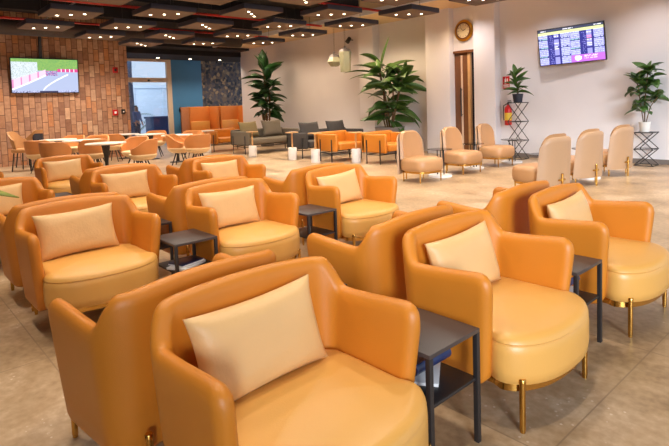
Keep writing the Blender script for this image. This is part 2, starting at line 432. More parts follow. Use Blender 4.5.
def pillow_mesh(w=.53, h=.32, th=.11):
    bm = bmesh.new(); nx, nz = 22, 14; top = {}; bot = {}
    rnd = random.Random(3)
    for i in range(nx+1):
        for j in range(nz+1):
            u = -1+2*i/nx; v = -1+2*j/nz
            prof = ((1-u**4)*(1-v**4))**.55
            pinch = 1-.09*(abs(v)**0)*(1-abs(u)**2)*abs(v)**3 ; px = 1-.07*(1-abs(v)**2)*abs(u)**3
            wr = .004*math.sin(9*u+3*v)*abs(u)+.003*math.sin(13*v-4*u)*abs(v)
            y = u*w/2*px; z = v*h/2*pinch
            top[i, j] = (th/2*prof+.004+wr*prof, y, z)
            bot[i, j] = (-th/2*prof-.004, y, z)
    vt = {k: bm.verts.new(p) for k, p in top.items()}; vb = {k: bm.verts.new(p) for k, p in bot.items()}
    for i in range(nx):
        for j in range(nz):
            bm.faces.new((vt[i, j], vt[i+1, j], vt[i+1, j+1], vt[i, j+1])); bm.faces.new((vb[i, j], vb[i, j+1], vb[i+1, j+1], vb[i+1, j]))
    edge = [(i, 0) for i in range(nx)]+[(nx, j) for j in range(nz)]+[(i, nz) for i in range(nx, 0, -1)]+[(0, j) for j in range(nz, 0, -1)]
    for a, b in zip(edge, edge[1:]+edge[:1]): bm.faces.new((vt[a], vb[a], vb[b], vt[b]))
    return bm

chair0 = None; pil0 = None
def place_armchair(X, Y, back, label, pillow=None, yaw_=0, proll=0):
    global chair0, pil0
    rz = (PI if back else 0)+yaw_
    if chair0 is None:
        chair0 = make_armchair(label); chair0.location = (X, Y, 0); chair0.rotation_euler = (0, 0, rz); c = chair0
    else: c = dup(chair0, (X, Y, 0), rz, label, AG)
    if pillow:
        R = Matrix.Rotation(rz, 4, 'Z') @ Matrix.Translation((-.185, -.045, .578)) @ Matrix.Rotation(-.27, 4, 'Y') @ Matrix.Rotation(proll, 4, 'X')
        if pil0 is None:
            pil0 = obj('pillow', pillow_mesh(), 'pillow', angle=70); p = pil0
        else: p = pil0.copy(); C.objects.link(p)
        p.matrix_world = Matrix.Translation((X, Y, 0)) @ R
        tag(p, pillow, 'pillow', 'cream pillows on the lounge armchairs')
    return c
# --- rows
R1, R2, R3, R4 = -1.33, -3.62, -5.80, -8.30
PX = .86
Y0, Y1, Y2 = 1.04, 2.28, 3.53
place_armchair(R1-.02, Y0+.005, 0, 'large orange armchair with cream seat at the very front, nearest the camera', 'large cream pillow on the nearest armchair', proll=.04)
place_armchair(R1, Y1, 0, 'front row orange armchair between the two front black side tables, brass legs visible', 'cream pillow on the front row armchair between two side tables', proll=.04)
place_armchair(R1, Y2, 0, 'front row orange armchair farthest right, its seat nearly touching the photo edge', 'pale cream pillow on the rightmost armchair of the front row', proll=.05)
place_armchair(R1-PX+.01, Y0-.11, 1, 'orange armchair seen from its side, backing onto the nearest armchair at the lower left', yaw_=.11)
place_armchair(R1-PX, Y1, 1, 'orange armchair seen from behind, backing onto the middle armchair of the front row', yaw_=.05)
place_armchair(R1-PX, Y2, 1, 'orange armchair turned away, backing onto the rightmost front row armchair')
place_armchair(R2-.13, Y0+.08, 0, 'orange armchair at left with wide pillow, left of the side table holding magazines', 'wide cream pillow on the left armchair beside the magazine table', proll=.03)
place_armchair(R2, Y1, 0, 'second row orange armchair between the magazine table and the middle side table', 'cream pillow on the second row armchair right of the magazine table')
place_armchair(R2, Y2, 0, 'second row orange armchair just right of the middle side table', 'cream pillow on the armchair right of the middle side table', proll=.06)
place_armchair(R2-PX-.1, Y0+.08, 1, 'orange armchair turned away at the left photo edge, behind the wide pillow armchair')
place_armchair(R2-PX, Y1, 1, 'orange armchair turned away, behind the second row armchair in the middle')
place_armchair(R2-PX, Y2, 1, 'orange armchair turned away, backing onto the armchair right of the middle side table')
place_armchair(R3, Y0-.1, 0, 'third row orange armchair cut by the left photo edge', 'cream pillow cut by the left photo edge')
place_armchair(R3, Y1-.05, 0, 'third row orange armchair with cream pillow, second armchair from the left photo edge', 'cream pillow on the third row armchair second from left')
place_armchair(R3, Y2-.08, 0, 'third row orange armchair farthest right, in front of the cafe tables', 'cream pillow on the rightmost third row armchair')
place_armchair(R3-PX, Y1-.05, 1, 'orange armchair turned away in the third row, left of the middle')
place_armchair(R3-PX, Y2-.08, 1, 'orange armchair turned away at the right end of the third row')
place_armchair(R4, Y1-.05, 0, 'small far orange armchair in the fourth row by the cafe chairs', 'cream pillow on the far fourth row armchair', proll=.02)
place_armchair(R4, Y0-.1, 0, 'far orange armchair in the fourth row showing only one arm at the left edge')

# --- side tables with magazines
def make_side(label):
    t = thing('side_table', label, 'side table', group='black metal side tables between the armchairs')
    hw, hd, Z = .165, .185, .48
    obj('tabletop', B(-hd, hd, -hw, hw, Z-.018, Z, bev=.003), 'tabletop', t)
    obj('shelf', B(-hd+.01, hd-.01, -hw+.01, hw-.01, .262, .275, bev=.002), 'black', t)
    for sx in (-1, 1):
        for sy in (-1, 1):
            x = sx*(hd-.011); y = sy*(hw-.011)
            obj('leg', B(x-.011, x+.011, y-.011, y+.011, 0, Z-.016, bev=.002), 'black', t)
    return t
side0 = None
def place_side(X, Y, label):
    global side0
    if side0 is None: side0 = make_side(label); side0.location = (X, Y, 0); return side0
    return dup(side0, (X, Y, 0), 0, label)
TX, TY = -1.34, 1.635
place_side(TX, TY, 'black side table right of the nearest armchair, lowest in the photo')
place_side(TX, TY+1.25, 'black side table at far right between the two right front armchairs')
place_side(-3.57, 1.703, 'black side table holding blue and white magazines in the second row')
place_side(-3.62, 2.93, 'black side table in the middle beside the second row armchair, nothing on top')
place_side(TX-.78, TY, 'black side table mostly hidden behind the nearest armchair')
place_side(-4.32, 1.70, 'black side table directly behind the magazine table')
place_side(-6.60, 1.60, 'small far black side table between the two left third row armchairs')

def magazine(X, Y, rz, cover, label, z=.275, s=1, n=1):
    t = thing('magazine', label, 'magazine', (X, Y, z), rz, 'magazines on the side table shelves')
    obj('pages', B(-.1*s, .1*s, -.14*s, .14*s, .0005, .012, bev=.002), 'paper', t)
    obj('cover', B(-.102*s, .102*s, -.142*s, .142*s, .012, .015, bev=.001), cover, t)
    return t
magazine(-3.52, 1.68, .5, 'paper', 'white magazine on the second row side table shelf, lowest of its stack', s=.85)
magazine(-3.54, 1.69, .3, 'bluepaper', 'navy covered magazine lying on the white one, second row side table', .291, .75)
magazine(TX+.0, TY+.02, .6, 'paper', 'white magazine on the shelf right of the nearest armchair', s=.7)
magazine(TX-.02, TY+1.25, .3, 'paper', 'white magazine on the shelf of the far right side table')
def curled(X, Y, label):
    bm = bmesh.new(); rs = []
    for k in range(9):
        a = PI*.75*k/8; x = -.08+.12*math.sin(a)+.01*k; z = .294+.09*(1-math.cos(a))*.55
        rs.append([(X+x, Y-.11, z), (X+x, Y+.11, z), (X+x+.006, Y+.11, z+.004), (X+x+.006, Y-.11, z+.004)])
    rings(bm, rs); return tag(obj('open_magazine', bm, 'bluepaper'), label, 'magazine', 'magazines on the side table shelves')
curled(TX-.02, TY, 'navy magazine with curled cover on the shelf right of the nearest armchair')
curled(TX-.02, TY+1.25, 'navy magazine with curled cover on the far right side table shelf')

# ------------------------------------------------------------------ beige pod chairs
def make_pod(label):
    t = thing('slipper_chair', label, 'chair', group='beige slipper chairs')
    # outer shell: tall curved wrap, wings tapering forward
    def shell(th_out, th_in, z0, z1, spread, name, m, xoff=0, wid=.30):
        bm = bmesh.new(); rs = []
        n = 20
        for i in range(n+1):
            u = -1+2*i/n
            a = u*PI*spread
            x = -.30+xoff+.20*(1-math.cos(a)); y = wid*math.sin(a)/math.sin(PI*spread)
            nx, ny = -math.cos(a), math.sin(a)
            top = z1-.13*abs(u)**5-.015*u*u
            ring = []
            lean = lambda z: -.05*(z-z0)/(z1-z0)
            nar = lambda z: 1-.10*ss((z-z0)/(z1-z0))
            zs = [z0, z0+.02, z0+.2, (z0+top)/2, top-.08, top-.02]
            for z in zs: ring.append((x+nx*th_out+lean(z), (y+ny*th_out)*nar(z), z))
            ring.append((x+lean(top), y*nar(top), top))
            for z in reversed(zs): ring.append((x-nx*th_in+lean(z), (y-ny*th_in)*nar(z), z))
            rs.append(ring)
        rings(bm, rs); return obj(name, bm, m, t, angle=60)
    shell(.02, .012, .13, .86, .36, 'back_shell', 'podback', 0, .345)
    shell(.0, .06, .40, .90, .28, 'backrest', 'pod', .045, .30)
    bm = bmesh.new()
    def out(g): return [((.05+(.31+g)*math.copysign(abs(math.cos(a))**.7, math.cos(a))), (.335+g)*math.copysign(abs(math.sin(a))**.6, math.sin(a))) for a in [2*PI*k/40 for k in range(40)]]
    rings(bm, [[(x, y, z) for x, y in out(g)] for g, z in ((-.02, .20), (0, .215), (.01, .28), (.008, .36), (-.01, .405), (-.04, .425), (-.15, .432), (-.28, .435))])
    obj('seat_cushion', bm, 'pod', t, angle=60)
    bm = bmesh.new(); rings(bm, [[(x, y, z) for x, y in out(-.025)] for z in (.165, .2)]); obj('base_band', bm, 'brass', t)
    for y in (-.26, .26): obj('leg', leg_mesh(.26, y, .21, .012), 'brass', t)
    for y in (-.25, .25): obj('leg', leg_mesh(-.16, y, .21, .012), 'brass', t)
    bm = leg_mesh(-.35, 0, .34, .014); box(bm, -.35, -.335, -.07, .07, .235, .262, bev=.004); obj('leg', bm, 'brass', t)
    return t
PG = 'beige slipper chairs'
pod0 = make_pod('beige slipper chair facing the room, leftmost of the trio before the brown door')
pod0.location = (-5.92, 7.38, 0); pod0.rotation_euler = (0, 0, -.1)
dup(pod0, (-5.95, 8.70, 0), -.08, 'beige slipper chair in the middle of the trio before the brown door', PG)
dup(pod0, (-6.0, 10.02, 0), -.05, 'beige slipper chair nearest the fire extinguisher, facing the room', PG)
dup(pod0, (-3.62, 7.32, 0), PI-.22, 'beige slipper chair seen from behind with its seat showing, leftmost of three turned away', PG)
dup(pod0, (-3.65, 8.58, 0), PI-.22, 'beige slipper chair seen from behind, middle of three turned away', PG)
dup(pod0, (-3.64, 9.9, 0), PI-.22, 'beige slipper chair seen from behind, nearest the white potted plant', PG)
def pod_table(X, Y, label, base=True):
    t = thing('pedestal_table', label, 'table', (X, Y, 0), 0, 'small smoked glass tables between the slipper chairs')
    bm = bmesh.new(); lathe(bm, [(.22, 0), (.225, .02), (.22, .035), (.02, .037)]); obj('base', bm, 'marble', t)
    for dx, dy in ((-.06, 0), (.05, .05), (.05, -.05)):
        bm = bmesh.new(); tube(bm, [(dx, dy, .03), (dx, dy, .51)], .011); obj('post', bm, 'black', t)
    bm = bmesh.new(); lathe(bm, [(.23, .51), (.235, .516), (.23, .522)]); obj('tabletop', bm, 'smoke', t)
pod_table(-5.95, 8.02, 'round dark glass table between the left and middle slipper chairs facing the room')
pod_table(-6.1, 9.35, 'round dark glass table between the middle and right slipper chairs facing the room')
pod_table(-5.95, 10.65, 'round dark glass table beside the wire plant stand and extinguisher')
pod_table(-3.9, 7.96, 'round dark glass table between the first two slipper chairs turned away')
pod_table(-3.75, 9.2, 'round dark glass table between the last two slipper chairs turned away')

# ------------------------------------------------------------------ wire plant stands and plants
def leaf(bm, base, dirv, length, width, droop, twist=0, nseg=7):
    d = Vector(dirv).normalized(); side = d.cross(Vector((0, 0, 1)))
    side = side.normalized() if side.length > .05 else Vector((math.cos(twist), math.sin(twist), 0))
    side = (Matrix.Rotation(twist, 3, d) @ side)
    p = Vector(base); rows = []
    for i in range(nseg+1):
        t = i/nseg; w = width*max(.02, math.sin(PI*min(1, t**.75))**.8)/2
        nrm = side.cross(d).normalized()
        rows.append([bm.verts.new(p-side*w+nrm*w*.3), bm.verts.new(p), bm.verts.new(p+side*w+nrm*w*.3)])
        d = (d+Vector((0, 0, -droop/nseg))).normalized(); p = p+d*(length/nseg)
    for a, b2 in zip(rows, rows[1:]):
        bm.faces.new((a[0], a[1], b2[1], b2[0])); bm.faces.new((a[1], a[2], b2[2], b2[1]))

def plant(name, label, loc, pot, potm, stems, leaves, lm, seed, ymax=None):
    rnd = random.Random(seed)
    t = thing(name, label, 'plant', loc)
    r, h = pot
    bm = bmesh.new(); lathe(bm, [(r*.78, 0), (r*.8, .01), (r, h-.02), (r*1.03, h), (r*.93, h), (r*.9, h-.03)], n=24)
    obj('pot', bm, potm, t)
    bm = bmesh.new(); lathe(bm, [(r*.9, h-.05), (r*.9, h-.03), (.01, h-.02)], n=20); obj('soil', bm, 'soil', t)
    sb = bmesh.new(); lb = bmesh.new()
    for pts, rad in stems: tube(sb, pts, rad, 7)
    obj('stem', sb, 'stem', t)
    leaves(lb, rnd)
    if ymax is not None:
        for v in lb.verts:
            if v.co.y > ymax-loc[1]: v.co.y = ymax-loc[1]-.25*(1-math.exp(-(v.co.y-ymax+loc[1])))
    o = obj('foliage', lb, lm, t, angle=80)
    md = o.modifiers.new('thickness', 'SOLIDIFY'); md.thickness = .003
    return t

def big_leaves(levels, ll, lw, wscale=1):
    def f(bm, rnd):
        for (x, y, z, n, ln, el) in levels+[(a+.05, b_, c+.17, max(1, n_-3), l_*.9, e_+.15) for a, b_, c, n_, l_, e_ in levels]:
            a0 = rnd.random()*6.28
            for k in range(n):
                a = a0+2*PI*k/n+rnd.uniform(-.35, .35); e = el+rnd.uniform(-.5, .45)
                d = (math.cos(a)*math.cos(e), math.sin(a)*math.cos(e), math.sin(e))
                L0 = ln*rnd.uniform(.75, 1.15)
                st = Vector((x, y, z))+Vector(d)*.1*ln
                tube(bm, [(x, y, z-.03), tuple(st)], .006, 5)
                leaf(bm, st, d, L0, lw*L0*rnd.uniform(.8, 1.2), rnd.uniform(.25, 1.1), rnd.uniform(-1, 1))
    return f
# tall plant against the left of the white wall
lv = [(0, 0, 1.15, 6, .65, .2), (.05, 0, 1.45, 7, .7, .35), (-.05, .05, 1.8, 7, .7, .4), (.05, -.05, 2.15, 8, .75, .5), (0, 0, 2.45, 7, .8, .75), (0, 0, 2.7, 3, .7, 1.35), (.25, .0, 1.3, 6, .55, .3), (-.3, 0, 1.9, 6, .5, .4), (.3, 0, 2.0, 6, .5, .4)]
plant('banana_plant', 'tall dark leafy potted plant behind the left grey sofa, against the white wall', (-15.95, 11.05, 0), (.3, .55), 'potgrey',
      [([(0, 0, .5), (.02, 0, 1.2), (0, 0, 2.6)], .045), ([(.05, 0, .5), (.2, 0, 1.0), (.28, 0, 2.0)], .03), ([(-.05, 0, .5), (-.2, .02, 1.1), (-.3, 0, 1.9)], .03)],
      big_leaves(lv, .8, .46), 'leaf', 3, 11.95)
# bigger plant in the alcove
lv = [(0, 0, .95, 7, .75, .15), (.1, 0, 1.2, 8, .8, .2), (-.1, .0, 1.45, 8, .8, .25), (.25, -.1, 1.75, 8, .75, .3), (-.2, 0, 1.9, 8, .8, .35), (.45, 0, 1.9, 7, .7, .4), (-.25, 0, 2.25, 6, .9, .3), (.5, 0, 2.05, 5, .6, .5)]
def pl2(bm, rnd):
    big_leaves(lv, .8, .36)(bm, rnd)
    leaf(bm, (-.2, -.1, 2.35), (.25, .1, 1), .98, .26, .25, .6, 9)
    leaf(bm, (-.25, -.1, 2.3), (.75, .65, .45), 1.0, .17, .5, .2, 9)
    leaf(bm, (-.3, -.1, 2.25), (-.75, -.6, .35), 1.0, .22, .5, .1, 9)
    leaf(bm, (-.3, -.15, 2.2), (-.85, -.3, .25), .9, .22, .6, -.2, 9)
plant('bird_of_paradise_plant', 'large green potted plant with long leaves in the alcove behind the orange armchair', (-9.95, 11.1, 0), (.42, .75), 'potgrey',
      [([(0, 0, .7), (-.1, 0, 1.4), (-.25, -.1, 2.35)], .03), ([(.08, 0, .7), (.25, 0, 1.3), (.48, 0, 2.05)], .028), ([(-.08, 0, .7), (-.18, 0, 1.3), (-.2, 0, 1.9)], .025), ([(.02, .05, .7), (.1, .05, 1.2), (.25, -.1, 1.8)], .022), ([(-.15, 0, .7), (-.3, 0, 1.2), (-.4, 0, 1.5)], .02)],
      pl2, 'leaf2', 11, 11.93)
def stand(name, label, X, Y, Hh, w, levels):
    t = thing(name, label, 'plant stand', (X, Y, 0))
    bm = bmesh.new(); q = w/2; r = .009
    hs = [Hh*k/levels for k in range(levels+1)]
    for k, z in enumerate(hs):
        s = q
        c = [(-s, -s, z+r*0), (s, -s, z), (s, s, z), (-s, s, z)]
        if k == 0: c = [(a, b_, .01) for a, b_, _ in c]
        for a, b_ in zip(c, c[1:]+c[:1]): tube(bm, [a, b_], r, 6)
    for k in range(levels):
        z0, z1 = hs[k]+.01*(k == 0), hs[k+1]
        for (a, b_) in (((-q, -q), (q, -q)), ((q, q), (-q, q))):
            tube(bm, [(a[0], a[1], z0), (b_[0], b_[1], z1)], r, 6); tube(bm, [(b_[0], b_[1], z0), (a[0], a[1], z1)], r, 6)
    obj('wire_frame', bm, 'black', t)
    obj('top_plate', B(-q, q, -q, q, Hh, Hh+.01), 'black', t)
    return t
stand('plant_stand', 'tall black wire plant stand beside the fire extinguisher', -6.2, 11.4, 1.32, .34, 3)
stand('plant_stand', 'low black wire plant stand at the right behind the slipper chairs', -3.53, 11.5, .66, .34, 2)
def fiddle(specs, ln, wd):
    def f(bm, rnd):
        for (x, y, z, n, e0) in specs:
            for k in range(n):
                a = rnd.random()*6.28; e = e0+rnd.uniform(-.5, .5)
                d = (math.cos(a)*math.cos(e), math.sin(a)*math.cos(e), math.sin(e))
                L0 = ln*rnd.uniform(.7, 1.2); leaf(bm, (x, y, z+rnd.uniform(-.05, .05)), d, L0, wd*L0, rnd.uniform(.3, 1.0), rnd.uniform(-.7, .7), 6)
    return f
plant('rubber_plant', 'small green leafed plant in a dark pot on the tall wire stand', (-6.2, 11.4, 1.33), (.12, .2), 'potdark',
      [([(0, 0, .17), (0, 0, .35), (-.06, 0, .62)], .012)],
      fiddle([(0, 0, .22, 6, .3), (-.02, 0, .32, 7, .5), (-.05, 0, .45, 7, .6), (-.06, 0, .6, 6, .9)], .34, .36), 'leaf2', 5, 11.77)
plant('fiddle_leaf_fig', 'tall green fig plant in a white pot on the low wire stand', (-3.56, 11.5, .67), (.105, .2), 'potwhite',
      [([(0, 0, .17), (.0, 0, .6), (.05, 0, 1.2)], .012), ([(.02, 0, .17), (.1, 0, .5), (.22, 0, .68)], .01), ([(-.02, 0, .17), (-.08, 0, .6), (-.14, 0, 1.0)], .01)],
      fiddle([(.05, 0, 1.2, 9, .6), (.05, 0, 1.0, 8, .3), (.15, 0, 1.05, 6, .3), (-.14, 0, 1.0, 7, .5), (-.15, 0, .8, 8, .2), (.22, 0, .68, 9, .4), (-.1, 0, .5, 7, .2), (-.1, 0, .62, 7, .2), (.0, 0, .4, 3, .3), (.0, 0, .9, 9, .3), (.1, -.05, 1.15, 9, .2)], .30, .48), 'leaf2', 8, 11.77)

# ------------------------------------------------------------------ wall things
def wall_screen(name, label, W, Hh, nx, ny, fn, strength, mt):
    t = thing(name, label, 'screen')
    obj('casing', B(-W/2-.02, W/2+.02, 0, .05, -Hh/2-.02, Hh/2+.02, bev=.004), 'black', t)
    me = bpy.data.meshes.new('display'); bm = bmesh.new(); lay = bm.loops.layers.float_color.new('picture')
    for i in range(nx):
        for j in range(ny):
            x0, x1 = -W/2+W*i/nx, -W/2+W*(i+1)/nx; z0, z1 = -Hh/2+Hh*j/ny, -Hh/2+Hh*(j+1)/ny
            f = bm.faces.new([bm.verts.new(p) for p in ((x0, -.003, z0), (x1, -.003, z0), (x1, -.003, z1), (x0, -.003, z1))])
            c = fn((i+.5)/nx, (j+.5)/ny, i, j)
            for l in f.loops: l[lay] = c
    bmesh.ops.remove_doubles(bm, verts=bm.verts, dist=1e-5)
    bm.to_mesh(me); bm.free(); me.materials.append(screen_mat(name+'_picture', strength))
    o = bpy.data.objects.new('display', me); C.objects.link(o); o.parent = t
    return t
rs_ = random.Random(21)
def flights(u, v, i, j):
    ny = 40; row = ny-1-j
    navy = srgb(44, 48, 130); lil = srgb(150, 150, 224); pale = srgb(196, 204, 248)
    if row < 3:
        if row == 1 and (.04 < u < .12 or .38 < u < .55 or .86 < u < .97) and rs_.random() < .8: return srgb(240, 240, 250)
        return srgb(60, 66, 90)
    if row < 6: return srgb(226, 232, 160)
    if u > .5 and v < .2:
        if .55 < u < .66 and ((u-.6)/.055)**2+((v-.11)/.075)**2 < 1: return srgb(246, 238, 252)
        if .70 < u < .9 and row in (33, 34, 36) and rs_.random() < .7: return srgb(238, 214, 250)
        return srgb(184, 104, 214)
    r = (row-6)//2; band = (r+(3 if u > .5 else 0)) % 5
    uu = (u % .5)/.5
    base = navy if band == 2 else lil
    if (row-6) % 2 == 0:
        if uu < .3 and rs_.random() < .75: return pale if band != 2 else srgb(150, 200, 190)
        if .36 < uu < .48 and rs_.random() < .4: return srgb(120, 120, 200)
        if .5 < uu < .64 and r in (1, 5, 7, 8) and rs_.random() < .9: return srgb(240, 244, 255)
        if .5 < uu < .64 and u > .5 and r in (3, 4) : return srgb(232, 140, 190)
        if .7 < uu < .97 and rs_.random() < .75: return pale
    if .3 < uu < .5 or .64 < uu < .7: return navy
    return base
ds = wall_screen('departures_screen', 'wall mounted flight departures screen glowing blue and violet on the white wall', 1.37, .78, 96, 40, flights, 1.0, None)
ds.location = (-5.06, YW-.2, 2.55); ds.rotation_euler = (math.radians(8), math.radians(-1.6), math.radians(4))
bm = B(-.15, .15, .05, .19, -.12, .12); obj('bracket', bm, 'black', ds)
def race(u, v, i, j):
    sky = srgb(222, 232, 244); green = srgb(96, 150, 78); road = srgb(164, 176, 208); white = srgb(236, 236, 244); pink = srgb(228, 196, 216)
    n = rs_.random()
    if v < .05: return srgb(40, 44, 80) if .4 < u < .68 or n < .3 else srgb(186, 190, 230)
    edge = .16+.42*min(1, u/.5)**1.1
    if u < .5 and v < edge+.22*(1-u) and v > edge-.04: return pink if (int(u*40) % 5) else srgb(210, 130, 180)
    if u < .5 and v < edge-.04 and v > edge-.09: return white
    if v > .62 or (u < .5 and v > edge+.1):
        if u < .38 and v < .9: return srgb(204, 214, 222) if n < .8 else srgb(150, 170, 160)
        if v > .58 and v < .72 and u > .68: return srgb(206, 60, 130) if (int(u*60) % 4) else white
        if v > .66: return srgb(90+int(60*n), 150+int(30*n), 84)
    if v > .5 and v < .68 and .47 < u < .68 and n < .55: return srgb(70, 70, 150) if n < .3 else srgb(216, 60, 140)
    if abs(v-(.05+.5*((u-.45)/.4)**.7 if u > .45 else 9)) < .025 and u < .85: return white
    return road
tv = wall_screen('television', 'wall television showing a cycling race on a road, hung before the brick wall', 1.74, .96, 150, 84, race, .9, None)
tv.location = (XB+.14, 4.07, 2.555); tv.rotation_euler = (math.radians(4), 0, PI/2)
obj('mount_pole', B(-.13, -.05, .05, .11, .4, 1.25), 'black', tv)

for nm, Y, Z, lab in (('fire_alarm', 6.1, 2.77, 'small red fire alarm high on the brick wall right of the television'), ('fire_call_point', 6.02, 1.42, 'red fire call point low on the brick wall near the entrance')):
    t = thing(nm, lab, 'alarm', (XB, Y, Z))
    obj('housing', B(0, .05, -.08, .08, -.09, .09, bev=.01), 'red', t)
    bm = bmesh.new(); box(bm, .05, .06, -.035, .035, -.035, .035, bev=.004); obj('face_plate', bm, 'white' if nm == 'fire_call_point' else 'black', t)
t = thing('door_release', 'small black switch box beside the red call point on the brick wall', 'switch', (XB, 6.28, 1.44))
obj('housing', B(0, .04, -.06, .06, -.08, .08, bev=.008), 'black', t); obj('button', B(.04, .05, -.02, .02, -.02, .02), 'white', t)
t = thing('door_release', 'small black access box on the blue wall beside the entrance', 'switch', (XD, 10.15, 1.45))
obj('housing', B(0, .05, -.07, .07, -.1, .1, bev=.01), 'black', t); obj('button', B(.05, .06, -.02, .02, -.02, .02), 'white', t)

# clock
t = thing('wall_clock', 'round gold rimmed wall clock above the brown door', 'clock', (-7.86, 11.74, 3.22)); t.scale = (.82, .82, .82)
def disc_y(prof, n=40):
    bm = bmesh.new(); rings(bm, [[(max(r, 1e-4)*math.cos(2*PI*i/n), -y, max(r, 1e-4)*math.sin(2*PI*i/n)) for i in range(n)] for r, y in prof]); return bm
obj('rim', disc_y([(.33, 0), (.34, .03), (.31, .06), (.27, .065), (.25, .05)]), 'gold', t)
obj('inner_ring', disc_y([(.27, .05), (.27, .068), (.225, .068), (.225, .05)]), 'doorwood', t)
obj('dial', disc_y([(.226, .04), (.226, .056), (.001, .057)]), 'clockface', t)
for k in range(12):
    bm = bmesh.new(); a = 2*PI*k/12; x, z = .185*math.cos(a), .185*math.sin(a); d = Vector((math.cos(a), 0, math.sin(a)))
    tube(bm, [Vector((x, -.06, z))-d*.02, Vector((x, -.06, z))+d*.02], .006, 5); obj('hour_mark', bm, 'black', t)
bm = bmesh.new(); tube(bm, [(0, -.064, 0), (.10, -.064, .045)], .008, 6); obj('hour_hand', bm, 'black', t)
bm = bmesh.new(); tube(bm, [(0, -.068, 0), (-.10, -.068, .11)], .006, 6); obj('minute_hand', bm, 'black', t)

# fire extinguisher and its sign
t = thing('fire_extinguisher', 'red fire extinguisher hung on the white wall beside the tall wire stand', 'fire extinguisher', (-6.62, YW-.1, .78))
bm = bmesh.new(); lathe(bm, [(.07, 0), (.085, .02), (.085, .38), (.07, .44), (.03, .48), (.025, .5)], n=20); obj('cylinder', bm, 'red', t)
bm = bmesh.new(); box(bm, -.02, .02, -.02, .02, .5, .55, bev=.004); box(bm, -.01, .09, -.012, .012, .55, .57, bev=.003); box(bm, -.01, .08, -.012, .012, .585, .6, bev=.003); obj('valve_handle', bm, 'black', t)
bm = bmesh.new(); tube(bm, [(-.02, -.01, .52), (-.1, -.03, .48), (-.11, -.03, .3), (-.1, -.03, .12)], .012, 8); obj('hose', bm, 'black', t)
bm = bmesh.new(); lathe(bm, [(.0865, .12), (.0865, .3)], n=20); obj('label_band', bm, 'yellow', t)
t = thing('fire_sign', 'red and white fire extinguisher sign above the extinguisher', 'sign', (-6.72, YW, 1.82))
obj('sign_board', B(-.09, .09, -.01, 0, -.15, .15, bev=.002), 'red', t)
bm = bmesh.new(); box(bm, -.035, .01, -.013, -.01, -.02, .09); box(bm, -.02, .0, -.013, -.01, .09, .12); box(bm, .03, .05, -.013, -.01, -.01, .1); box(bm, -.07, .07, -.013, -.01, -.075, -.05); box(bm, -.07, .07, -.013, -.01, -.115, -.095)
obj('sign_symbols', bm, 'white', t)

# pendant glass lanterns
def lantern(X, Y, zc, prof, label, ztop=3.84, n=6):
    t = thing('pendant_lantern', label, 'lamp', (X, Y, zc))
    bm = bmesh.new(); rings(bm, [[(r*math.cos(2*PI*i/n), r*math.sin(2*PI*i/n), z) for i in range(n)] for r, z in prof]); obj('glass_shade', bm, 'lampglass', t, smooth=False)
    r, z = prof[-1]
    bm = bmesh.new(); rings(bm, [[(q*math.cos(2*PI*i/n), q*math.sin(2*PI*i/n), zz) for i in range(n)] for q, zz in ((r, z), (r*.8, z+.08), (.04, z+.12), (.03, z+.18))]); obj('cap', bm, 'lamptop', t, smooth=False)
    for s in (-.02, .02):
        bm = bmesh.new(); tube(bm, [(s, 0, z+.17), (s, 0, ztop-zc)], .004, 5); obj('cord', bm, 'black', t)
lantern(-12.4, 11.3, 2.85, [(.13, -.2), (.24, -.06), (.17, .08)], 'small faceted glass pendant lantern, left of the taller one')
lantern(-11.85, 11.25, 2.85, [(.16, -.42), (.19, .1), (.2, .2)], 'tall frosted glass pendant lantern left of the long leafed plant')
t = thing('wall_spotlight', 'small black spotlight high on the white wall above the lanterns', 'lamp', (-12.25, 12.0, 3.50))
bm = bmesh.new(); tube(bm, [(0, 0, 0), (0, -.18, .0)], .015, 8); obj('arm', bm, 'black', t)
bm = bmesh.new(); tube(bm, [(0, -.14, .06), (0, -.26, -.08)], [.06, .075], 16); obj('head', bm, 'black', t)

# ------------------------------------------------------------------ suspended ceiling panels
GA = {3.1: 45, 4.55: 0, 5.98: 135, 7.42: -2, 8.86: 48}
def make_panel(label):
    t = thing('ceiling_panel', label, 'ceiling lamp', group='square charcoal ceiling panels with three downlights')
    w = .46
    obj('box_frame', B(-w, w, -w, w, .004, .10, bev=.004), 'panelside', t)
    obj('face', B(-w+.006, w-.006, -w+.006, w-.006, 0, .006), 'panelface', t, smooth=False)
    bm = bmesh.new()
    for s in (-1, 1): tube(bm, [(s*.3, 0, .13), (s*.3, 0, 1.03)], .004, 5)
    obj('hanger', bm, 'black', t)
    for k in (-1, 0, 1):
        bm = bmesh.new(); lathe(bm, [(.026, -.006), (.026, .0), (.02, .0)], k*.27, 0, 16); obj('downlight', bm, 'lamp', t)
    return t
pan0 = None
cells = []
for Y, xs in ((8.86, (-5.5, -7.31, -9.08, -10.94, -12.8)), (7.42, (-6.4, -8.2, -10.03, -11.86, -13.7)), (5.98, (-7.3, -9.0, -10.88, -12.77, -14.6)), (4.55, (-8.09, -9.9, -11.78, -13.61)), (3.1, (-9.0, -10.81, -12.65))):
    for X in xs: cells.append((X, Y))
rowname = {8.86: 'in the row nearest the white wall', 7.42: 'in the second row from the white wall', 5.98: 'in the middle row', 4.55: 'in the second row from the left', 3.1: 'in the leftmost row'}
ordn = ['nearest', 'second nearest', 'third nearest', 'fourth nearest', 'fifth nearest']
cnt = {}
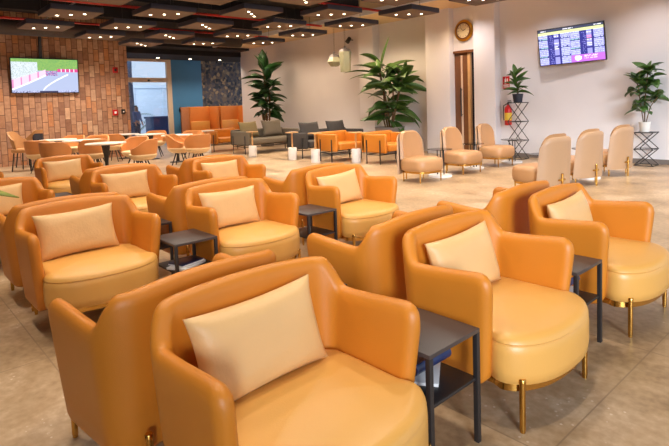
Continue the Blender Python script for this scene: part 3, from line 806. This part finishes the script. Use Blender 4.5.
for X, Y in cells:
    k = cnt.get(Y, 0); cnt[Y] = k+1
    lab = 'square charcoal ceiling panel with three downlights, %s the camera %s' % (ordn[k]+' to', rowname[Y])
    if pan0 is None:
        pan0 = make_panel(lab); p = pan0
    else: p = dup(pan0, (0, 0, 0), 0, lab)
    a = math.radians(GA[Y]) if Y in (4.55, 7.42) else 0
    p.location = (X, Y, 3.3); p.rotation_euler = (0, 0, a)
    # the diagonal rows of lamps: turn the lamp row inside the panel
    if Y not in (4.55, 7.42):
        for c in kids(p):
            if c.name.startswith('downlight'): c.rotation_euler = (0, 0, math.radians(GA[Y]))

# spots from the panels' downlights (one per panel) plus unseen lamps added to light seats with no panel above
def spot(X, Y, Z, W, col=(1, .86, .70), ang=130, r=.08, blend=.8):
    l = bpy.data.lights.new('downlight', 'SPOT'); l.energy = W; l.color = col; l.spot_size = math.radians(ang); l.spot_blend = blend; l.shadow_soft_size = r  # serves the panel downlights and the added unseen lamps alike
    o = bpy.data.objects.new('downlight_lamp', l); C.objects.link(o); o.location = (X, Y, Z); return o
W0 = 85
for X, Y in cells: spot(X, Y, 3.27, W0)
for X, Y in ((-3.7, 8.86), (-1.9, 8.86), (-4.6, 7.42), (-2.8, 7.42), (-5.5, 5.98), (-3.7, 5.98), (-1.9, 5.98), (-6.3, 4.55), (-4.5, 4.55), (-2.7, 4.55), (-7.2, 3.1), (-5.4, 3.1), (-3.6, 3.1), (-1.8, 3.1), (-6.3, 1.65), (-4.5, 1.65), (-2.7, 1.65), (-.9, 1.65), (-3.6, .2), (-1.8, .2), (-5.4, .2), (-14.5, 3.1), (-15.4, 4.55)):
    spot(X, Y, 3.27, 52 if X > -6.5 and Y < 6 else W0)
# unseen lamps added to brighten the lounge wall
for k in range(12): spot(-18+k*.8, 10.6, 3.78, 72, (1, .76, .52), 150, .3, 1)
for X in (-10.2, -9.6, -7.9): spot(X, 11.0, 3.78, 45, (1, .66, .34), 120, .1, 1)  # extra warm lamps without fixtures, added to tint the wall beside the columns
for X in (-7.4, -5.4, -3.4, -1.4): spot(X, 10.8, 3.8, 65, (1, .93, .93), 130)  # added neutral lamps with no fixture, to lift the white wall
for Y in (-.5, 1.5, 3.5, 5.5): spot(XB+1.3, Y, 3.5, 130, (1, .88, .76), 130)  # unseen lamps put in to brighten the bricks

# ceiling services
def member(name, label, a, b_, r, m, n=14, cat='pipe'):
    bm = bmesh.new(); tube(bm, [a, b_], r, n); return tag(obj(name, bm, m), label, cat)
member('air_duct', 'long round dark air duct running above the brick wall', (-16.2, -3, 3.82), (-16.2, 10.2, 3.82), .24, 'duct', 24, 'duct')
def beam(X, i):
    return tag(obj('ceiling_beam', B(X-.06, X+.06, -2, 10.2, 4.05, 4.35), 'dark', smooth=False), 'dark steel beam under the black ceiling, number of rows unclear', 'beam', 'black ceiling beams')
for i, X in enumerate((-15, -12.6, -10.2, -7.8, -5.4)): 
    o = beam(X, i); o['label'] = 'dark steel beam under the black ceiling above the hanging panels'
member('sprinkler_pipe', 'red sprinkler pipe crossing above the leftmost ceiling panels', (-11.6, -1, 3.72), (-11.6, 10.1, 3.72), .03, 'redpipe')
member('sprinkler_pipe', 'red sprinkler pipe crossing above the middle ceiling panels', (-9.0, 0, 3.72), (-9.0, 10.1, 3.72), .03, 'redpipe')
member('sprinkler_pipe', 'red sprinkler pipe farthest from the camera above the ceiling panels', (-14.3, 0, 3.72), (-14.3, 10.1, 3.72), .03, 'redpipe')
member('conduit', 'grey conduit running left to right above the ceiling panels', (-16, 3.8, 3.95), (-7, 3.8, 3.95), .02, 'lamptop')
for k, Y in enumerate((7.6, 9.0, 10.4, 11.8)):
    bm = bmesh.new(); lathe(bm, [(.06, -.01), (.06, .0), (.03, .0)], -20.4, Y, 14, 3.56); tag(obj('recessed_downlight', bm, 'lamp'), 'small round downlight in the dark soffit before the entrance', 'lamp', 'recessed downlights before the entrance')
    spot(-19.6, Y, 3.5, 70)

# ------------------------------------------------------------------ lounge sofas
def lounge(name, label, cat, X, Y, W, fab, group=None, rz=0, depth=.85):
    """faces +X, width along Y, origin at centre"""
    t = thing(name, label, cat, (X, Y, 0), rz, group)
    h = W/2; d = depth/2
    obj('seat_cushion', B(-d+.14, d, -h+.09, h-.09, .3, .46, bev=.04, seg=4), fab, t)
    obj('backrest', B(-d, -d+.15, -h, h, .26, .74, bev=.05, seg=4), fab, t)
    for s in (-1, 1): obj('armrest', B(-d, d-.06, s*(h-.045)-.045, s*(h-.045)+.045, .26, .70, bev=.04, seg=4), fab, t)
    for s in (-1, 1):
        for x in (-d+.2, d-.22):
            bm = bmesh.new(); tube(bm, [(x, s*(h+.012), 0), (x, s*(h+.012), .56)], .014, 8); obj('leg', bm, 'black', t)
    bm = bmesh.new()
    for s in (-1, 1): tube(bm, [(-d+.2, s*(h+.012), .22), (d-.22, s*(h+.012), .22)], .012, 6)
    for x in (-d+.2, d-.22): tube(bm, [(x, -h-.012, .22), (x, h+.012, .22)], .012, 6)
    obj('under_frame', bm, 'black', t)
    return t
OG = 'orange lounge chairs by the white wall'
lounge('grey_sofa', 'grey fabric sofa with large cushions at left before the tall dark plant', 'sofa', -14.0, 9.65, 2.0, 'grey', None, 0, 1.1)
lounge('grey_sofa', 'grey fabric sofa with two charcoal cushions behind the orange lounge chair', 'sofa', -11.25, 9.85, 2.2, 'darkgrey', None, 0, .95)
lounge('lounge_chair', 'orange lounge chair with black metal legs, beside the middle of the white wall', 'armchair', -9.85, 9.1, 1.0, 'orange', OG)
lounge('lounge_chair', 'orange lounge chair partly hidden behind the leftmost slipper chair', 'armchair', -8.45, 9.35, 1.0, 'orange', OG)
lounge('lounge_chair', 'far orange lounge chair left of the grey sofa, near the booths', 'armchair', -15.75, 9.2, 1.15, 'orange', OG)
def cush(X, Y, Z, w, h, m, label, rz=0, lean=-.3):
    o = obj('sofa_cushion', pillow_mesh(w, h, .16), m, angle=70)
    o.matrix_world = Matrix.Translation((X, Y, Z)) @ Matrix.Rotation(rz, 4, 'Z') @ Matrix.Rotation(lean, 4, 'Y')
    tag(o, label, 'cushion', 'cushions on the grey sofas')
cush(-14.22, 9.15, .74, .75, .52, 'olive', 'olive cushion on the left end of the left grey sofa', .15)
cush(-14.22, 10.05, .74, .75, .54, 'grey', 'grey cushion on the right end of the left grey sofa', -.05)
cush(-11.40, 9.35, .74, .7, .48, 'darkgrey', 'charcoal cushion on the right grey sofa, left of two')
cush(-11.40, 10.35, .74, .7, .48, 'darkgrey', 'charcoal cushion on the right grey sofa, right of two')
def tube_table(X, Y, label, r=.17, top=.72, tm='wood', base=.33, rb=.11):
    t = thing('drum_base_table', label, 'side table', (X, Y, 0), 0, 'small tables on white drum bases')
    bm = bmesh.new(); lathe(bm, [(rb, 0), (rb+.005, .01), (rb+.005, base-.01), (rb, base), (.01, base+.001)], n=24); obj('base', bm, 'marble', t)
    bm = bmesh.new(); tube(bm, [(0, 0, base), (0, 0, top)], .022, 10); obj('post', bm, 'wood', t)
    bm = bmesh.new(); lathe(bm, [(r, top), (r+.004, top+.01), (r, top+.022)], n=28); obj('tabletop', bm, tm, t)
tube_table(-12.77, 8.32, 'small wooden table on a white drum base before the left grey sofa')
tube_table(-11.02, 8.42, 'small wooden table on a white drum base between the two grey sofas')
tube_table(-9.99, 8.35, 'small wooden table on a white drum base before the right grey sofa')
tube_table(-9.10, 8.9, 'small wooden table on a white drum base between the two orange lounge chairs')
tube_table(-15.35, 8.2, 'round white topped table on a pale block beside the far orange lounge chair', .3, .72, 'whitetop', .3, .17)

# ------------------------------------------------------------------ booths
def booth(Y, label, w=1.35):
    X = -19.55
    t = thing('booth_bench', label, 'booth', (X, Y, 0), 0, 'high backed orange booths before the mosaic wall')
    obj('back_panel', B(-.55, -.43, -w/2, w/2, 0, 1.55, bev=.03), 'booth', t)
    for s in (-1, 1): obj('side_wing', B(-.55, .25, s*(w/2-.04)-.04, s*(w/2-.04)+.04, 0, 1.55, bev=.03), 'booth', t)
    obj('seat', B(-.43, .2, -w/2+.08, w/2-.08, .1, .48, bev=.04), 'booth', t)
    obj('back_cushion', B(-.43, -.30, -w/2+.14, w/2-.14, .5, .95, bev=.04), 'seat', t)
booth(10.35, 'tall orange booth with cream back cushion, nearer the blue wall')
booth(11.75, 'tall orange booth with cream back cushion, nearer the white wall')
def bush(bm, rnd):
    for k in range(170):
        x, y, z = rnd.gauss(0, .07), rnd.gauss(0, .32), rnd.uniform(.3, 1.5)
        a = rnd.random()*6.28; leaf(bm, (x, y, z), (math.cos(a), math.sin(a), rnd.uniform(-.1, .9)), rnd.uniform(.15, .28), .1, .6, rnd.uniform(-1, 1), 3)
plant('leafy_shrub', 'bushy green shrub between the blue wall and the mosaic wall above the booths', (-20.68, 11.05, 0), (.2, .45), 'potgrey', [([(0, 0, .4), (0, 0, 1.3)], .02)], lambda b_, r_: bush(b_, r_), 'leafy', 4)

# ------------------------------------------------------------------ cafe tables and tub chairs
def cafe_table(X, Y, label, r=.43):
    t = thing('cafe_table', label, 'table', (X, Y, 0), 0, 'round white cafe tables on black pedestals')
    bm = bmesh.new(); lathe(bm, [(r-.01, .725), (r, .735), (r, .75), (r-.01, .755), (.01, .756)], n=40); obj('tabletop', bm, 'whitetop', t)
    bm = bmesh.new(); lathe(bm, [(.1, .724), (.085, .66), (.05, .45), (.035, .25), (.04, .02)], n=20); obj('pedestal', bm, 'black', t)
    bm = bmesh.new(); lathe(bm, [(.23, 0), (.23, .012), (.05, .025)], n=28); obj('base', bm, 'black', t)
T = {}
for nm, X, Y, lab, r in (('a', -14.1, 4.12, 'round white cafe table below the television, second from left', .46), ('b', -12.0, 3.98, 'round white cafe table nearest the armchairs, its black pedestal in full view', .43), ('c', -15.4, 3.88, 'round white cafe table farthest left by the brick wall', .46),
                     ('d', -16.3, 6.0, 'round white cafe table far back at the right end of the brick wall', .42), ('e', -15.2, 6.33, 'round white cafe table directly before the glass entrance', .42), ('f', -13.6, 6.42, 'round white cafe table before the blue wall', .42)):
    cafe_table(X, Y, lab, r)
CG = 'tub chairs around the cafe tables'
def make_tub(label):
    t = thing('tub_chair', label, 'chair', group=CG)
    def shell(z0, r0, m, name, hf, th=.022, rtop=.31, spread=.72):
        bm = bmesh.new(); rs = []; n = 32
        for i in range(n+1):
            u = -1+2*i/n; a = PI+u*PI*spread
            h = hf(abs(u)); ring = []
            e = 1-abs(u); tt = th*min(1, .35+e*8)
            for k in range(7):
                q = k/6; z = z0+(h-z0)*q; rr = r0+(rtop-r0)*math.sin(q*PI/2)**.9
                ring.append(((rr+tt)*math.cos(a)*(1.0), (rr+tt)*math.sin(a), z))
            ring.append(((rtop)*math.cos(a), rtop*math.sin(a), h+.012))
            for k in range(6, -1, -1):
                q = k/6; z = z0+(h-z0)*q; rr = r0+(rtop-r0)*math.sin(q*PI/2)**.9
                ring.append(((rr-tt)*math.cos(a), (rr-tt)*math.sin(a), z+.001))
            rs.append(ring)
        rings(bm, rs); return obj(name, bm, m, t, angle=60)
    shell(.44, .265, 'tub', 'backrest', lambda u: .80-.20*ss((u-.35)/.6), spread=.70)
    bm = bmesh.new(); lathe(bm, [(.12, .33), (.2, .345), (.27, .39), (.305, .45), (.30, .475), (.26, .485), (.15, .49), (.01, .49)], n=32); obj('seat', bm, 'palecream', t)
    for k in range(4):
        a = PI/4+k*PI/2; bm = bmesh.new(); tube(bm, [(.1*math.cos(a), .1*math.sin(a), .34), (.24*math.cos(a), .24*math.sin(a), 0)], [.02, .011], 8); obj('leg', bm, 'black', t)
    return t
def to(ax, ay, bx, by): return math.atan2(by-ay, bx-ax)
tubs = [(-12.95, 3.2, to(-12.95, 3.2, -14.1, 4.12), 'tan orange tub chair seen from behind, at the far left cafe tables'),
        (-14.4, 3.2, to(-14.4, 3.2, -15.4, 3.88), 'orange tub chair at the farthest left cafe table, just right of the black garment'),
        (-14.9, 4.7, to(-14.9, 4.7, -14.1, 4.12), 'orange tub chair behind the second cafe table below the television'),
        (-16.0, 4.4, to(-16.0, 4.4, -15.4, 3.88), 'pale tub chair behind the farthest left cafe table'),
        (-13.1, 4.05, to(-13.1, 4.05, -14.1, 4.12), 'tub chair between the two nearer cafe tables on the left'),
        (-12.6, 4.85, to(-12.6, 4.85, -12, 4), 'orange tub chair facing the camera behind the nearest cafe table'),
        (-11.5, 4.6, to(-11.5, 4.6, -12, 4), 'orange and cream tub chair turned side on, right of the nearest cafe table'),
        (-15.6, 5.4, to(-15.6, 5.4, -16.3, 6), 'orange tub chair left of the far cafe table at the brick wall end'),
        (-15.9, 6.8, to(-15.9, 6.8, -15.2, 6.33), 'orange tub chair silhouetted before the glass entrance'),
        (-12.6, 6.0, to(-12.6, 6.0, -12.0, 6.65), 'orange tub chair in side view right of the bare strip of floor'),
        (-12.0, 6.2, to(-12.0, 6.2, -13.6, 6.42), 'orange tub chair seen squarely from behind before the blue wall table'),
        (-14.15, 7.1, to(-14.15, 7.1, -13.6, 6.42), 'orange tub chair behind the cafe table before the blue wall')]
tub0 = None
for X, Y, a, lab in tubs:
    if tub0 is None:
        tub0 = make_tub(lab); tub0.location = (X, Y, 0); tub0.rotation_euler = (0, 0, a)
    else: dup(tub0, (X, Y, 0), a, lab, CG)
# taller chair by the brick wall, and a garment hung over the next one
def tall_chair(X, Y, a, label, m):
    t = thing('dining_chair', label, 'chair', (X, Y, 0), a, 'tan dining chairs against the brick wall')
    bm = bmesh.new(); rs = []
    for i in range(17):
        u = -1+2*i/16; th = PI+u*1.25; ring = []
        h = 1.02-.22*ss((abs(u)-.3)/.7)
        for rr in (.33, .30):
            zs = [.48, .6, .75, h] if rr == .33 else [h, .75, .6, .48]
            for z in zs: q = (z-.48)/.5; ring.append(((rr*(.8+.25*q))*math.cos(th)-.05*q, rr*(.8+.25*q)*math.sin(th)*.95, z))
        rs.append(ring)
    rings(bm, rs); obj('backrest', bm, m, t, angle=60)
    obj('seat', B(-.25, .27, -.25, .25, .47, .58, bev=.045, seg=4), m, t)
    for sx in (-1, 1):
        for sy in (-1, 1):
            bm = bmesh.new(); tube(bm, [(sx*.19, sy*.19, .48), (sx*.24, sy*.24, 0)], .016, 8); obj('leg', bm, 'black', t)
tall_chair(-15.4, 3.1, .85, 'tan dining chair with black legs against the brick wall at the far left', 'tan')
tall_chair(-16.45, 3.4, -2.5, 'tan dining chair with a black garment over its back, near the brick wall', 'tan')
bm = bmesh.new(); rs = []
for i in range(9):
    u = -1+2*i/8; th = u*.55; x = .36*math.cos(th); y = .34*math.sin(th)
    rs.append([(x+.02+.01*math.sin(9*u), y, .1), (x+.0, y, .6), (x-.02, y, 1.0-.12*u*u), (x-.05, y, 1.03-.14*u*u), (x-.06, y, .96-.12*u*u), (x-.03, y, .6), (x-.02, y, .1)])
rings(bm, rs)
g = tag(obj('black_garment', bm, 'darkcloth', angle=70), 'long black garment draped over the back of a tan dining chair', 'clothing')
g.location = (-16.42, 3.42, 0); g.rotation_euler = (0, 0, -2.5+PI)

# ------------------------------------------------------------------ people
def skin_obj(name, m, joints, edges, parent, root=0, sub=2):
    me = bpy.data.meshes.new(name); me.from_pydata([j[:3] for j in joints], edges, []); me.update()
    me.materials.append(M[m])
    o = bpy.data.objects.new(name, me); C.objects.link(o)
    if parent: o.parent = parent
    md = o.modifiers.new('skin', 'SKIN'); me.skin_vertices or None
    if not me.skin_vertices:
        bm_ = bmesh.new(); bm_.from_mesh(me); bm_.verts.layers.skin.verify(); bm_.to_mesh(me); bm_.free()
    for i, j in enumerate(joints):
        sv = me.skin_vertices[0].data[i]; sv.radius = (j[3], j[4] if len(j) > 4 else j[3]); sv.use_root = (i == root)
    md.use_smooth_shade = True
    s = o.modifiers.new('sub', 'SUBSURF'); s.levels = sub; s.render_levels = sub
    return o
def person(label, loc, rz, top, bottom, hand=None):
    J = [(0, 0, .98, .14, .1), (0, 0, 1.15, .13, .1), (0, 0, 1.38, .16, .1), (0, 0, 1.5, .06), (0, .01, 1.6, .085), (0, .01, 1.70, .075),
         (.19, 0, 1.42, .055), (.25, .02, 1.14, .04), (.24, .12, .90, .032), (.24, .15, .82, .03),
         (-.19, 0, 1.42, .055), (-.25, .02, 1.14, .04), (-.24, .12, .90, .032), (-.24, .15, .82, .03),
         (.09, 0, .88, .085), (.1, .01, .5, .055), (.1, -.02, .1, .04), (.1, .14, .04, .035),
         (-.09, 0, .88, .085), (-.1, .01, .5, .055), (-.1, -.02, .1, .04), (-.1, .14, .04, .035)]
    E_ = [(0, 1), (1, 2), (2, 3), (3, 4), (4, 5), (2, 6), (6, 7), (7, 8), (8, 9), (2, 10), (10, 11), (11, 12), (12, 13), (0, 14), (14, 15), (15, 16), (16, 17), (0, 18), (18, 19), (19, 20), (20, 21)]
    b_ = skin_obj('person', 'skin', J, E_, None); b_.location = loc; b_.rotation_euler = (0, 0, rz)
    tag(b_, label, 'person')
    g_ = 1.18
    TJ = [(x, y, z, r[0]*g_, (r[1] if len(r) > 1 else r[0])*g_) for x, y, z, *r in [J[0], J[1], J[2], (0, 0, 1.46, .07, .07), J[6], J[7], (.245, .09, .98, .036), J[10], J[11], (-.245, .09, .98, .036)]]
    skin_obj('jacket', top, TJ, [(0, 1), (1, 2), (2, 3), (2, 4), (4, 5), (5, 6), (2, 7), (7, 8), (8, 9)], b_)
    BJ = [(0, 0, 1.0, .155, .12)]+[(x, y, z, r*1.2) for x, y, z, r in [J[14], J[15], J[16], J[18], J[19], J[20]]]
    skin_obj('trousers', bottom, BJ, [(0, 1), (1, 2), (2, 3), (0, 4), (4, 5), (5, 6)], b_)
    skin_obj('hair', 'hair', [(0, -.015, 1.66, .085), (0, -.02, 1.74, .075)], [(0, 1)], b_)
    return b_
person('person in blue clothes standing outside the glass entrance, hands in front', (-23.2, 9.1, -.02), -1.0, 'bluecloth', 'navycloth')
person('person in dark clothes glimpsed standing inside the brown doorway', (-7.72, 12.5, 0), 2.7, 'darkcloth', 'darkcloth')

# ------------------------------------------------------------------ garden outside
def palm(X, Y, h, label, n=12, ln=1.5):
    t = thing('palm_tree', label, 'palm', (X, Y, -.02))
    bm = bmesh.new(); tube(bm, [(0, 0, 0), (.02, 0, h)], [.12, .09], 10); obj('trunk', bm, 'bark', t)
    bm = bmesh.new(); rnd = random.Random(5)
    for k in range(n):
        a = 2*PI*k/n+rnd.uniform(-.2, .2); e = rnd.uniform(.5, 1.2); d = Vector((math.cos(a)*math.cos(e), math.sin(a)*math.cos(e), math.sin(e))); p = Vector((0, 0, h))
        for s in range(14):
            side = d.cross(Vector((0, 0, 1))).normalized()
            for sg in (-1, 1): leaf(bm, p, side*sg+d*.7+Vector((0, 0, -.25)), .42*(1-abs(s/14-.45)), .04, .5, 0, 3)
            d = (d+Vector((0, 0, -.13))).normalized(); p = p+d*ln/14
    obj('fronds', bm, 'leaf2', t, angle=80)
palm(-27.9, 12.4, .7, 'feathery palm outside seen through the glass entrance', 12, 1.6)
t = thing('street_tree', 'tall tree trunk outside at the left of the glass entrance', 'tree', (-24.4, 9.35, -.02))
bm = bmesh.new(); tube(bm, [(0, 0, 0), (-.05, .0, 1.5), (0, -.05, 3.2), (.1, 0, 5.5)], [.22, .17, .16, .14], 12); obj('trunk', bm, 'bark', t)
bm = bmesh.new(); rnd = random.Random(9)
for k in range(380):
    a = rnd.random()*6.28; r = rnd.random()*1.1; leaf(bm, (r*math.cos(a), r*math.sin(a), rnd.uniform(4.6, 6.3)), (math.cos(a), math.sin(a), rnd.uniform(-.5, .8)), .35, .14, .5, rnd.uniform(-1, 1), 3)
obj('crown', bm, 'leaf', t, angle=80)
def hedge_bush(bm, rnd):
    for k in range(260):
        x, y, z = rnd.gauss(0, .2), rnd.gauss(0, .28), rnd.uniform(.3, 2.3)
        a = rnd.random()*6.28; leaf(bm, (x, y, z), (math.cos(a), math.sin(a), rnd.uniform(-.3, .8)), rnd.uniform(.15, .3), .12, .6, rnd.uniform(-1, 1), 3)
plant('garden_shrub', 'dark leafy shrub outside at the left edge of the glass entrance', (-22.6, 7.9, -.02), (.3, .4), 'potgrey', [([(0, 0, .35), (0, 0, 2)], .03)], lambda b_, r_: hedge_bush(b_, r_), 'leaf', 6)
t = thing('planter_box', 'large blue planter box outside the glass entrance, right of the person', 'planter', (-24.6, 11.0, -.02))
obj('tub', B(-.5, .5, -.75, .75, 0, 1.15, bev=.03), 'bluebin', t); obj('rim', B(-.55, .55, -.8, .8, 1.1, 1.2, bev=.02), 'bluebin', t)
# plant whose leaf tip pokes in at the left edge
def near_leaves(bm, rnd):
    leaf(bm, (0, 0, 1.25), (.239, .303, -.06), .39, .042, .1, .5, 12)
    for k in range(8):
        a = 3.3+k*.42; leaf(bm, (0, 0, .85), (math.cos(a), math.sin(a), 1.1), .5, .05, 1.6, .1, 8)
plant('spider_plant', 'green strap leaved floor plant poking one blurred leaf tip in at the left edge', (-1.95, .02, 0), (.16, .62), 'potdark', [([(0, 0, .55), (0, 0, 1.26)], .01)], near_leaves, 'leafy', 2)
# ------------------------------------------------------------------ light
sl = bpy.data.lights.new('daylight', 'SUN'); sl.energy = 2.1; sl.angle = math.radians(16); sl.color = (.84, .92, 1)
so = bpy.data.objects.new('daylight', sl); C.objects.link(so)
sd = Vector((-.80, .60, -.24)).normalized(); so.rotation_euler = sd.to_track_quat('-Z', 'Y').to_euler(); so.location = (8, -2, 5)
w = bpy.data.worlds.new('world'); S.world = w; w.use_nodes = True
bg = w.node_tree.nodes['Background']; bg.inputs[0].default_value = (.80, .88, 1.0, 1); bg.inputs[1].default_value = .65
S.view_settings.view_transform = 'Standard'; S.view_settings.look = 'None'; S.view_settings.gamma = 1; S.view_settings.use_curve_mapping = False
S.view_settings.exposure = 0.68
S.cycles.use_denoising = True
S.cycles.max_bounces = 6
